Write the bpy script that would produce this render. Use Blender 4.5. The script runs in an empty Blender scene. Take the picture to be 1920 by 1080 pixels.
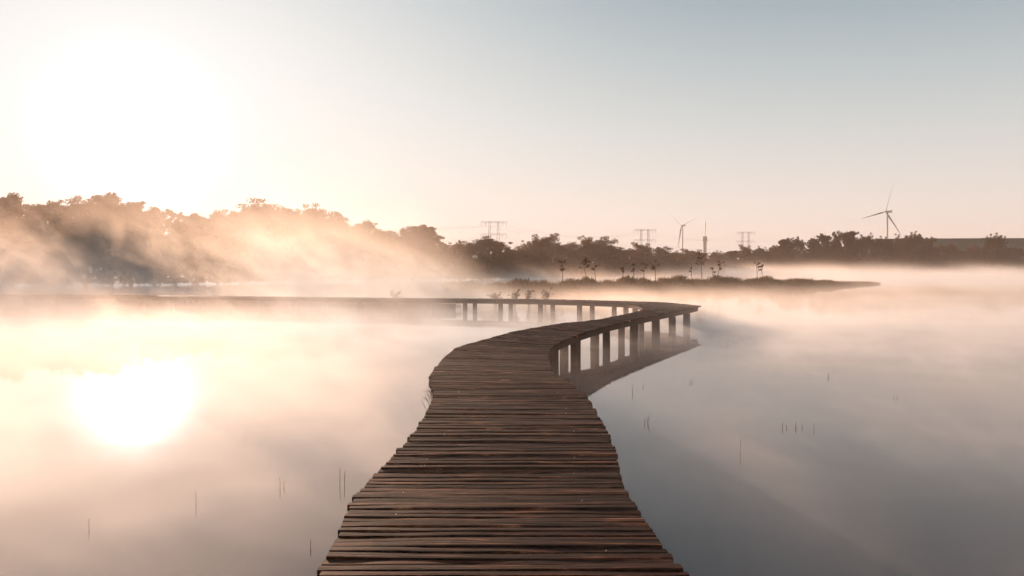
import bpy, bmesh, math, random
import numpy as np
from mathutils import Vector, Matrix

S = bpy.context.scene
COL = S.collection
R = math.radians

# ------------------------------------------------------------------ camera
HW = 2.40                      # eye height over the water (m)
F = 1493.0                     # focal length in px of a 1920 px wide frame
PITCH = math.atan(37.0 / F)
cam_d = bpy.data.cameras.new("camera")
cam_d.sensor_width = 36.0
cam_d.lens = F / 1920.0 * 36.0
cam_d.clip_start = 0.1
cam_d.clip_end = 20000.0
cam = bpy.data.objects.new("camera", cam_d)
COL.objects.link(cam)
cam.location = (0, 0, HW)
cam.rotation_euler = (R(90) - PITCH, 0, 0)
S.camera = cam

# ------------------------------------------------------------------ light
SUN_AZ = -25.4                 # degrees, left of the view axis
SUN_EL = 8.5
sd = Vector((math.sin(R(SUN_AZ)) * math.cos(R(SUN_EL)), math.cos(R(SUN_AZ)) * math.cos(R(SUN_EL)), math.sin(R(SUN_EL))))
sun_d = bpy.data.lights.new("sun", 'SUN')
sun_d.energy = 5.0
sun_d.angle = R(0.5)
sun_d.color = (1.0, 0.64, 0.44)
sun = bpy.data.objects.new("sun", sun_d)
COL.objects.link(sun)
sun.location = (-40, 80, 60)
sun.rotation_euler = sd.to_track_quat('Z', 'Y').to_euler()


def lin(r, g, b):
    f = lambda c: (c / 255 / 12.92) if c / 255 <= 0.04045 else ((c / 255 + 0.055) / 1.055) ** 2.4
    return (f(r), f(g), f(b), 1.0)


class NT:
    """small helper for node trees"""
    def __init__(self, tree):
        self.t = tree
        tree.nodes.clear()

    def n(self, typ, **kw):
        nd = self.t.nodes.new(typ)
        ins = kw.pop('ins', {})
        for k, v in kw.items():
            setattr(nd, k, v)
        for k, v in ins.items():
            s = nd.inputs[k]
            if isinstance(v, bpy.types.NodeSocket):
                self.t.links.new(v, s)
            else:
                s.default_value = v
        return nd

    def math(self, op, a, b=None, clamp=False):
        nd = self.n('ShaderNodeMath', operation=op, use_clamp=clamp)
        for i, v in enumerate((a, b)):
            if v is None:
                continue
            if isinstance(v, bpy.types.NodeSocket):
                self.t.links.new(v, nd.inputs[i])
            else:
                nd.inputs[i].default_value = v
        return nd.outputs[0]

    def vmath(self, op, a, b=None, out=0):
        nd = self.n('ShaderNodeVectorMath', operation=op)
        for i, v in enumerate((a, b)):
            if v is None:
                continue
            if isinstance(v, bpy.types.NodeSocket):
                self.t.links.new(v, nd.inputs[i])
            else:
                nd.inputs[i].default_value = v
        return nd.outputs[out]

    def maprange(self, v, a, b, c, d, smooth=False):
        nd = self.n('ShaderNodeMapRange')
        nd.interpolation_type = 'SMOOTHSTEP' if smooth else 'LINEAR'
        nd.clamp = True
        self.t.links.new(v, nd.inputs[0])
        for i, x in enumerate((a, b, c, d)):
            nd.inputs[i + 1].default_value = x
        return nd.outputs[0]

    def ramp(self, fac, stops, interp='LINEAR'):
        nd = self.n('ShaderNodeValToRGB')
        cr = nd.color_ramp
        cr.interpolation = interp
        while len(cr.elements) < len(stops):
            cr.elements.new(0.5)
        for e, (p, c) in zip(cr.elements, stops):
            e.position = p
            e.color = c if len(c) == 4 else (*c, 1)
        self.t.links.new(fac, nd.inputs[0])
        return nd.outputs[0]

    def mix(self, fac, a, b, mode='MIX'):
        nd = self.n('ShaderNodeMix', data_type='RGBA', blend_type=mode)
        nd.clamp_factor = True
        for i, v in ((0, fac), (6, a), (7, b)):
            if isinstance(v, bpy.types.NodeSocket):
                self.t.links.new(v, nd.inputs[i])
            else:
                nd.inputs[i].default_value = v
        return nd.outputs[2]

    def noise(self, vec, scale, detail=3, rough=0.5, dist=0.0):
        nd = self.n('ShaderNodeTexNoise')
        nd.inputs['Scale'].default_value = scale
        nd.inputs['Detail'].default_value = detail
        nd.inputs['Roughness'].default_value = rough
        nd.inputs['Distortion'].default_value = dist
        if vec is not None:
            self.t.links.new(vec, nd.inputs['Vector'])
        return nd.outputs[0]


def build_world():
    w = bpy.data.worlds.new("World")
    S.world = w
    w.use_nodes = True
    t = NT(w.node_tree)
    tc = t.n('ShaderNodeTexCoord')
    d = t.vmath('NORMALIZE', tc.outputs['Generated'])
    sky = t.n('ShaderNodeTexSky', sky_type='NISHITA', sun_disc=False, sun_elevation=R(SUN_EL), sun_rotation=R(SUN_AZ),
              altitude=0, air_density=1.0, dust_density=3.0, ozone_density=1.0)
    sx = t.n('ShaderNodeSeparateXYZ', ins={0: d})
    el = t.math('MULTIPLY', t.math('ARCSINE', sx.outputs[2]), 180 / math.pi)      # elevation in degrees
    el01 = t.math('DIVIDE', el, 90.0, True)
    base = t.ramp(el01, [(0.0, lin(243, 236, 231)), (0.045, lin(238, 234, 231)), (0.11, lin(205, 215, 217)),
                         (0.20, lin(148, 173, 184)), (0.30, lin(128, 150, 165)), (1.0, lin(88, 114, 142))])
    nish = t.vmath('SCALE', sky.outputs[0])
    nish.node.inputs[3].default_value = 0.10
    col = t.mix(0.88, nish, base)
    dot = t.vmath('DOT_PRODUCT', d, tuple(sd), out=1)
    ang = t.math('MULTIPLY', t.math('ARCCOSINE', t.math('MINIMUM', dot, 1.0)), 180 / math.pi)
    # the bright, hazy air round the low sun
    wide = t.math('EXPONENT', t.math('MULTIPLY', t.math('POWER', t.math('DIVIDE', ang, 23.0), 1.7), -1))
    veil = t.math('MULTIPLY', wide, 0.90, True)
    col = t.mix(veil, col, (0.95, 0.965, 0.985, 1))
    core = t.math('EXPONENT', t.math('MULTIPLY', t.math('POWER', t.math('DIVIDE', ang, 1.15), 1.2), -1))
    core = t.math('MULTIPLY', core, 60.0)
    mid = t.math('MULTIPLY', t.math('EXPONENT', t.math('MULTIPLY', ang, -1 / 4.0)), 0.30)
    glow = t.vmath('SCALE', (1.0, 0.99, 0.98))
    t.t.links.new(t.math('ADD', core, mid), glow.node.inputs[3])
    col = t.vmath('ADD', col, glow)
    bg = t.n('ShaderNodeBackground', ins={'Color': col, 'Strength': 0.58})
    out = t.n('ShaderNodeOutputWorld', ins={'Surface': bg.outputs[0]})


build_world()
S.view_settings.view_transform = 'Standard'
S.view_settings.look = 'None'
S.view_settings.exposure = 0.8
S.view_settings.gamma = 1.0
S.view_settings.use_curve_mapping = False
cy = S.cycles
cy.max_bounces = 6
cy.diffuse_bounces = 2
cy.glossy_bounces = 3
cy.transmission_bounces = 3
cy.volume_bounces = 2
cy.transparent_max_bounces = 12
cy.volume_step_rate = 1.0
cy.volume_max_steps = 256
cy.use_denoising = True
cy.denoiser = 'OPENIMAGEDENOISE'
cy.use_adaptive_sampling = True
cy.adaptive_threshold = 0.03
cy.sample_clamp_indirect = 4.0
cy.sample_clamp_direct = 12.0
cy.caustics_reflective = False
cy.caustics_refractive = False

# ------------------------------------------------------------------ helpers
CP, SP = math.cos(PITCH), math.sin(PITCH)


def ray(px, py):
    x, z = (px - 960) / F, (540 - py) / F
    return Vector((x, CP + z * SP, z * CP - SP))


def G(px, py, z=0.0):
    """point of the plane at height z seen at this pixel of the photograph"""
    r = ray(px, py)
    k = (z - HW) / r.z
    return Vector((r.x * k, r.y * k, z))


def at(px, py, D):
    """point at depth D (world y) seen at this pixel"""
    r = ray(px, py)
    k = D / r.y
    return Vector((r.x * k, D, HW + r.z * k))


def tag(o, label=None, cat=None, group=None, kind=None):
    if label: o['label'] = label
    if cat: o['category'] = cat
    if group: o['group'] = group
    if kind: o['kind'] = kind
    return o


def empty(name, loc=(0, 0, 0), rz=0.0):
    o = bpy.data.objects.new(name, None)
    o.empty_display_size = 0.2
    o.location = loc
    o.rotation_euler = (0, 0, rz)
    COL.objects.link(o)
    return o


def link(name, me, mat=None, parent=None, loc=None):
    o = bpy.data.objects.new(name, me)
    COL.objects.link(o)
    if parent is not None: o.parent = parent
    if loc is not None: o.location = loc
    if mat is not None and not me.materials:
        me.materials.append(mat)
    return o


class MB:
    """collects vertices and faces and links them as ONE mesh object"""
    def __init__(self):
        self.v, self.f, self.m = [], [], []

    def add(self, vs, fs, m=0):
        b = len(self.v)
        self.v += [tuple(p) for p in vs]
        self.f += [tuple(i + b for i in q) for q in fs]
        self.m += [m] * len(fs)

    def box(self, c, s, rz=0.0, m=0, taper=1.0):
        ca, sa = math.cos(rz), math.sin(rz)
        vs = []
        for dz in (-1, 1):
            k = taper if dz > 0 else 1.0
            for dx, dy in ((-1, -1), (1, -1), (1, 1), (-1, 1)):
                x, y = dx * s[0] / 2 * k, dy * s[1] / 2 * k
                vs.append((c[0] + x * ca - y * sa, c[1] + x * sa + y * ca, c[2] + dz * s[2] / 2))
        self.add(vs, [(3, 2, 1, 0), (4, 5, 6, 7), (0, 1, 5, 4), (1, 2, 6, 5), (2, 3, 7, 6), (3, 0, 4, 7)], m)

    def tube(self, pts, rad, n=6, m=0, cap=True):
        pts = [Vector(p) for p in pts]
        if not hasattr(rad, '__len__'): rad = [rad] * len(pts)
        rings = []
        ref = Vector((0.31, 0.95, 0.05))
        for i, p in enumerate(pts):
            a = pts[max(i - 1, 0)]; b = pts[min(i + 1, len(pts) - 1)]
            t = (b - a).normalized()
            u = t.cross(ref)
            if u.length < 1e-3: u = t.cross(Vector((1, 0, 0)))
            u.normalize(); v = t.cross(u)
            rings.append([p + (u * math.cos(2 * math.pi * k / n) + v * math.sin(2 * math.pi * k / n)) * rad[i] for k in range(n)])
        vs = [q for r_ in rings for q in r_]
        fs = []
        for i in range(len(pts) - 1):
            for k in range(n):
                fs.append((i * n + k, i * n + (k + 1) % n, (i + 1) * n + (k + 1) % n, (i + 1) * n + k))
        if cap:
            fs.append(tuple(range(n - 1, -1, -1)))
            fs.append(tuple((len(pts) - 1) * n + k for k in range(n)))
        self.add(vs, fs, m)

    def bar(self, a, b, w, h=None, m=0):
        """square bar from a to b"""
        a, b = Vector(a), Vector(b)
        h = h or w
        t = (b - a).normalized()
        u = t.cross(Vector((0, 0, 1)))
        if u.length < 1e-3: u = Vector((1, 0, 0))
        u.normalize(); v = u.cross(t)
        vs = []
        for p in (a, b):
            for i, j in ((-1, -1), (1, -1), (1, 1), (-1, 1)):
                vs.append(p + u * (i * w / 2) + v * (j * h / 2))
        self.add(vs, [(0, 1, 2, 3), (7, 6, 5, 4), (0, 4, 5, 1), (1, 5, 6, 2), (2, 6, 7, 3), (3, 7, 4, 0)], m)

    def mesh(self, name, mats=(), smooth=False):
        me = bpy.data.meshes.new(name)
        me.from_pydata(self.v, [], self.f)
        for m in mats: me.materials.append(m)
        me.polygons.foreach_set('material_index', self.m)
        if smooth: me.polygons.foreach_set('use_smooth', [True] * len(self.f))
        me.update()
        return me

    def build(self, name, mats, parent=None, smooth=False, loc=None):
        if not isinstance(mats, (list, tuple)): mats = [mats]
        return link(name, self.mesh(name, mats, smooth), None, parent, loc)


# ------------------------------------------------------------------ materials
def mat(name):
    m = bpy.data.materials.new(name)
    m.use_nodes = True
    return m, NT(m.node_tree)


def simple(name, c1, c2, scale=1.0, rough=0.8, metal=0.0, bump=0.0, stretch=(1, 1, 1), spec=0.5):
    m, t = mat(name)
    tc = t.n('ShaderNodeTexCoord')
    mp = t.n('ShaderNodeMapping', ins={'Vector': tc.outputs['Object'], 'Scale': stretch})
    nz = t.noise(mp.outputs[0], scale, 5, 0.6)
    col = t.ramp(nz, [(0.3, (*c1, 1)), (0.7, (*c2, 1))])
    p = t.n('ShaderNodeBsdfPrincipled', ins={'Base Color': col, 'Roughness': rough, 'Metallic': metal, 'Specular IOR Level': spec})
    if bump:
        b = t.n('ShaderNodeBump', ins={'Height': nz, 'Strength': 1.0, 'Distance': bump})
        t.t.links.new(b.outputs[0], p.inputs['Normal'])
    t.n('ShaderNodeOutputMaterial', ins={'Surface': p.outputs[0]})
    return m


def wood_material():
    """old wet hardwood boards: UV u runs along the board in metres, v across plus an offset per board"""
    m, t = mat("weathered_wood")
    uv = t.n('ShaderNodeUVMap', uv_map='grain')
    mp = t.n('ShaderNodeMapping', ins={'Vector': uv.outputs[0], 'Scale': (1.4, 30.0, 1.0)})
    grain = t.noise(mp.outputs[0], 1.0, 7, 0.68, 0.5)
    mp2 = t.n('ShaderNodeMapping', ins={'Vector': uv.outputs[0], 'Scale': (0.9, 0.55, 1.0)})
    blotch = t.noise(mp2.outputs[0], 1.5, 4, 0.6)
    mp3 = t.n('ShaderNodeMapping', ins={'Vector': uv.outputs[0], 'Scale': (0.0, 0.33, 1.0)})
    wn = t.n('ShaderNodeTexWhiteNoise', noise_dimensions='3D')
    fl = t.vmath('FLOOR', mp3.outputs[0])
    t.t.links.new(fl, wn.inputs['Vector'])
    board = wn.outputs[0]
    col = t.ramp(grain, [(0.39, (0.006, 0.002, 0.001, 1)), (0.50, (0.028, 0.0066, 0.0020, 1)), (0.59, (0.14, 0.041, 0.015, 1)), (0.68, (0.66, 0.30, 0.155, 1))])
    dark = t.ramp(blotch, [(0.3, (0.42, 0.40, 0.38, 1)), (0.7, (1.15, 1.1, 1.05, 1))])
    col = t.mix(1.0, col, dark, 'MULTIPLY')
    bd = t.ramp(board, [(0.0, (0.55, 0.52, 0.50, 1)), (1.0, (1.25, 1.2, 1.15, 1))])
    col = t.mix(1.0, col, bd, 'MULTIPLY')
    rough = t.maprange(blotch, 0.3, 0.75, 0.75, 0.55)
    p = t.n('ShaderNodeBsdfPrincipled', ins={'Base Color': col, 'Roughness': rough, 'Specular IOR Level': 0.05})
    hsum = t.math('ADD', grain, t.math('MULTIPLY', blotch, 0.5))
    b = t.n('ShaderNodeBump', ins={'Height': hsum, 'Strength': 1.0, 'Distance': 0.018})
    t.t.links.new(b.outputs[0], p.inputs['Normal'])
    t.n('ShaderNodeOutputMaterial', ins={'Surface': p.outputs[0]})
    return m


def water_material():
    m, t = mat("water")
    g = t.n('ShaderNodeNewGeometry')
    mp = t.n('ShaderNodeMapping', ins={'Vector': g.outputs['Position'], 'Scale': (0.35, 1.6, 1)})
    n1 = t.noise(mp.outputs[0], 1.0, 3, 0.5)
    mp2 = t.n('ShaderNodeMapping', ins={'Vector': g.outputs['Position'], 'Scale': (3.0, 9.0, 1)})
    n2 = t.noise(mp2.outputs[0], 1.0, 3, 0.55)
    h = t.math('ADD', n1, t.math('MULTIPLY', n2, 0.16))
    b = t.n('ShaderNodeBump', ins={'Height': h, 'Strength': 1.0, 'Distance': 0.0014})
    mud = t.noise(g.outputs['Position'], 0.12, 4, 0.6)
    col = t.ramp(mud, [(0.3, (0.018, 0.022, 0.028, 1)), (0.7, (0.035, 0.036, 0.042, 1))])
    p = t.n('ShaderNodeBsdfPrincipled', ins={'Base Color': col, 'Roughness': 0.018, 'IOR': 1.333, 'Normal': b.outputs[0]})
    t.n('ShaderNodeOutputMaterial', ins={'Surface': p.outputs[0]})
    return m


def leaf_material(name, c1, c2, trans=0.25):
    m, t = mat(name)
    g = t.n('ShaderNodeNewGeometry')
    col = t.ramp(g.outputs['Random Per Island'], [(0.0, (*c1, 1)), (1.0, (*c2, 1))])
    d = t.n('ShaderNodeBsdfDiffuse', ins={'Color': col})
    tr = t.n('ShaderNodeBsdfTranslucent', ins={'Color': col})
    mx = t.n('ShaderNodeMixShader', ins={0: trans, 1: d.outputs[0], 2: tr.outputs[0]})
    t.n('ShaderNodeOutputMaterial', ins={'Surface': mx.outputs[0]})
    return m


M = {}
M['wood'] = wood_material()
M['post'] = simple('post_wood', (0.024, 0.010, 0.005), (0.070, 0.031, 0.017), 6.0, 0.85, 0, 0.01, (3, 3, 0.5), 0.08)
M['nail'] = simple('nail_steel', (0.45, 0.42, 0.40), (0.7, 0.66, 0.62), 40, 0.35, 0.8)
M['water'] = water_material()
M['leaf'] = leaf_material('tree_leaves', (0.080, 0.033, 0.013), (0.15, 0.062, 0.024), .38)
M['leaf_dark'] = leaf_material('dark_tree_leaves', (0.068, 0.029, 0.012), (0.125, 0.053, 0.022), 0.32)
M['bark'] = simple('bark', (0.035, 0.024, 0.018), (0.09, 0.065, 0.05), 8, 0.9, 0, 0.01)
M['reed'] = leaf_material('reed_leaves', (0.09, 0.058, 0.026), (0.20, 0.13, 0.065), 0.3)
M['straw'] = leaf_material('straw_stems', (0.14, 0.09, 0.05), (0.32, 0.22, 0.13), 0.2)
M['soil'] = simple('soil', (0.035, 0.026, 0.016), (0.09, 0.066, 0.038), 0.6, 0.95, 0, 0.05, spec=0.1)
M['turbine'] = simple('turbine_paint', (0.38, 0.38, 0.38), (0.46, 0.46, 0.45), 0.05, 0.5)
M['steel'] = simple('galvanised_steel', (0.22, 0.22, 0.22), (0.34, 0.34, 0.33), 0.2, 0.5, 0.5)
M['concrete'] = simple('concrete', (0.20, 0.19, 0.18), (0.30, 0.28, 0.26), 0.2, 0.85)
M['wire'] = simple('wire', (0.15, 0.15, 0.15), (0.2, 0.2, 0.2), 1, 0.5, 0.5)

# ------------------------------------------------------------------ ground, water, land
def lake():
    mb = MB()
    Z = -1.2
    mb.add([(-9000, -400, Z), (9000, -400, Z), (9000, 12000, Z), (-9000, 12000, Z)], [(0, 1, 2, 3)])
    tag(mb.build('ground', M['soil']), kind='structure')
    mb = MB()
    mb.add([(-9000, -400, 0), (9000, -400, 0), (9000, 12000, 0), (-9000, 12000, 0)], [(0, 1, 2, 3)])
    tag(mb.build('water', M['water']), kind='structure')


lake()


def land(name, front, depth_fn, top, step=1.0, seed=1, skirt=0.8):
    """a low piece of land: its front shore follows 'front', its back lies depth_fn behind it"""
    rnd = random.Random(seed)
    pts = []
    for a, b in zip(front[:-1], front[1:]):
        a, b = Vector(a), Vector(b)
        n = max(1, int((b - a).length / step))
        pts += [a.lerp(b, i / n) for i in range(n)]
    pts.append(Vector(front[-1]))
    rows = (0, .06, .2, .5, .8, 1.0)
    zs = (-skirt, 0.35, 0.8, 1.0, 0.8, -skirt)
    vs, fs = [], []
    for i, p in enumerate(pts):
        d = depth_fn(i / (len(pts) - 1))
        for r_, zf in zip(rows, zs):
            j = rnd.uniform(-.12, .12) * min(step, 3)
            z = zf * top * rnd.uniform(.7, 1.2) if zf > 0 else zf
            vs.append((p.x + rnd.uniform(-.1, .1) * step, p.y + r_ * d + j, z))
    k = len(rows)
    for i in range(len(pts) - 1):
        for r_ in range(k - 1):
            fs.append((i * k + r_, (i + 1) * k + r_, (i + 1) * k + r_ + 1, i * k + r_ + 1))
    mb = MB(); mb.add(vs, fs)
    o = mb.build(name, M['soil'], smooth=True)
    return tag(o, kind='structure')


FAR_SHORE = [(-130, 84), (-90, 92), (-62, 98), (-50, 108), (-38, 124), (-24, 140), (-10, 152), (2, 168), (14, 184), (32, 200),
             (52, 226), (80, 280), (120, 330), (200, 350), (330, 362), (600, 390)]
land('far_shore', FAR_SHORE, lambda t: 900, 0.6, 6.0, 3)
# long low dyke behind the trees on the right
def dyke():
    mb = MB()
    rows = []
    for i in range(41):
        t = i / 40
        x = 190 + t * 520
        y = 470 + t * 30
        h = 19.6 + 1.2 * math.sin(t * 7) * .4 + 1.6 * t
        h *= min(1.0, 0.35 + t * 14)
        rows.append([(x, y - 60, 0.2), (x, y - 18, h * .62), (x, y, h), (x, y + 30, h), (x, y + 110, 0.2)])
    vs = [p for r_ in rows for p in r_]
    fs = []
    for i in range(40):
        for j in range(4):
            fs.append((i * 5 + j, (i + 1) * 5 + j, (i + 1) * 5 + j + 1, i * 5 + j + 1))
    fs.append((0, 1, 2, 3, 4))
    mb.add(vs, fs)
    tag(mb.build('hill', simple('hill_grass', (0.05, 0.045, 0.025), (0.11, 0.085, 0.05), .05, .95)), kind='structure')


dyke()

# ------------------------------------------------------------------ boardwalk
ZD = 0.82


def zdeck(y):                                    # the walkway sinks a little towards its far end
    return ZD - 0.12 * max(0.0, min(1.0, (y - 35) / 9.0))


Lpx = [(560, 1160), (592, 1080), (603.5, 1053), (623, 1017.5), (641, 984), (651, 958), (664, 928), (694.6, 897), (722, 870), (752, 839),
       (778, 808), (792, 785), (802.6, 769.6), (813, 745), (811.7, 733), (805.5, 718), (807, 703), (819, 686.5), (836, 668),
       (852.5, 654), (873.6, 645.7), (904, 638), (931, 630.6), (956.7, 623), (1003.5, 614), (1059.5, 605), (1097, 602),
       (1126, 598.4), (1154.6, 592.4), (1188, 586), (1203, 581.5), (1208, 578), (1204, 574.5), (1190, 570.5)]
Rpx = [(1334, 1160), (1287.6, 1079), (1266.6, 1053), (1233, 1005.6), (1217, 984), (1193, 948), (1177.6, 932), (1165.7, 902.7), (1155.8, 865),
       (1150, 839), (1140, 811.7), (1126, 784), (1112, 763.5), (1097, 739), (1073, 721), (1043, 704.6), (1032, 688), (1027.7, 670),
       (1031, 655), (1042, 645), (1067, 634.5), (1087, 626), (1142, 609.5), (1200, 596.5), (1260, 584.5), (1295, 577.8), (1314.5, 573.6)]
Lw = [G(x, y, ZD).to_2d() for x, y in Lpx] 
Rw = [G(x, y, ZD).to_2d() for x, y in Rpx]
# behind the camera
Lw = [Vector((-1.15, -3.0)), Vector((-1.1, 1.0))] + Lw
Rw = [Vector((0.95, -3.0)), Vector((0.95, 1.0))] + Rw
farR = [Vector(p) for p in [(7.75, 34.6), (7.2, 36.7), (6.3, 38.2), (5.2, 39.6), (4.2, 40.7), (2.0, 42.6), (0.0, 43.7), (-4, 45.0), (-8, 46.0), (-16.5, 48.7), (-25.4, 51.2), (-33, 52.2), (-48, 53.0)]]
farL = [Vector(p) for p in [(5.2, 36.3), (4.3, 37.7), (3.2, 39.0), (1.1, 40.8), (-.7, 41.8), (-4.5, 43.15), (-8.5, 44.15), (-17, 46.85), (-25.8, 49.35), (-33.1, 50.3), (-48, 51.1)]]
Lall = Lw + farL
Rall = Rw + farR


def chain(poly):
    s = [0.0]
    for a, b in zip(poly[:-1], poly[1:]): s.append(s[-1] + (b - a).length)
    return s


Ls, Rs = chain(Lall), chain(Rall)


def on(poly, s, d):
    if d <= 0: return poly[0].copy()
    for i in range(len(poly) - 1):
        if d <= s[i + 1]:
            k = (d - s[i]) / max(1e-6, s[i + 1] - s[i])
            return poly[i].lerp(poly[i + 1], k)
    return poly[-1].copy()


def nearest_s(poly, s, p):
    best = (1e9, 0)
    for i in range(len(poly) - 1):
        a, b = poly[i], poly[i + 1]
        ab = b - a
        k = max(0, min(1, (p - a).dot(ab) / max(1e-9, ab.length_squared)))
        d = (a + ab * k - p).length
        if d < best[0]: best = (d, s[i] + ab.length * k)
    return best[1]


# pairs of facing points on the two edges (photograph pixels at deck height, then world points)
PAIRS_PX = [((592, 1080), (1287.6, 1079)), ((641, 984), (1217, 984)), ((694.6, 897), (1164, 897)), ((752, 839), (1150, 839)),
            ((802.6, 769.6), (1117, 771)), ((811.7, 733), (1090, 732)), ((807, 703), (1042, 704)), ((836, 668), (1027.7, 673)),
            ((873.6, 645.7), (1032, 654)), ((931, 630.6), (1050, 641)), ((1003.5, 614), (1110, 620)), ((1059.5, 605), (1160, 606)),
            ((1126, 598.4), (1200, 596.5)), ((1170, 589.5), (1245, 587.5)), ((1203, 581.5), (1297, 577.4)), ((1208, 578), (1314.5, 573.6))]
keys = [(0.0, 0.0)]
for a, b in PAIRS_PX:
    keys.append((nearest_s(Lall, Ls, G(a[0], a[1], ZD).to_2d()), nearest_s(Rall, Rs, G(b[0], b[1], ZD).to_2d())))
for a, b in [((5.6, 34.2), (7.2, 36.7)), ((5.2, 36.3), (6.3, 38.2)), ((4.3, 37.7), (5.2, 39.6)), ((3.2, 39.0), (4.2, 40.7)), ((1.1, 40.8), (2, 42.6)), ((-.7, 41.8), (0, 43.7)),
             ((-4.5, 43.15), (-4, 45)), ((-8.5, 44.15), (-8, 46)), ((-17, 46.85), (-16.5, 48.7)), ((-25.8, 49.35), (-25.4, 51.2)),
             ((-33.1, 50.3), (-33, 52.2)), ((-48, 51.1), (-48, 53))]:
    keys.append((nearest_s(Lall, Ls, Vector(a)), nearest_s(Rall, Rs, Vector(b))))
keys = [k for i, k in enumerate(keys) if i == 0 or (k[0] >= keys[i - 1][0] and k[1] >= keys[i - 1][1])]
mid = [(on(Lall, Ls, a) + on(Rall, Rs, b)) / 2 for a, b in keys]
# station length: mean of the two edges
st = [0.0]
for i in range(1, len(keys)):
    st.append(st[-1] + max(0.02, ((keys[i][0] - keys[i - 1][0]) + (keys[i][1] - keys[i - 1][1])) / 2))


def edges(s, inset=0.0):
    s = max(0, min(st[-1] - 1e-4, s))
    for i in range(len(st) - 1):
        if s <= st[i + 1]:
            k = (s - st[i]) / (st[i + 1] - st[i])
            a = on(Lall, Ls, keys[i][0] + (keys[i + 1][0] - keys[i][0]) * k)
            b = on(Rall, Rs, keys[i][1] + (keys[i + 1][1] - keys[i][1]) * k)
            if inset:
                d = (b - a).normalized() * inset
                a, b = a + d, b - d
            return a, b


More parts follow.
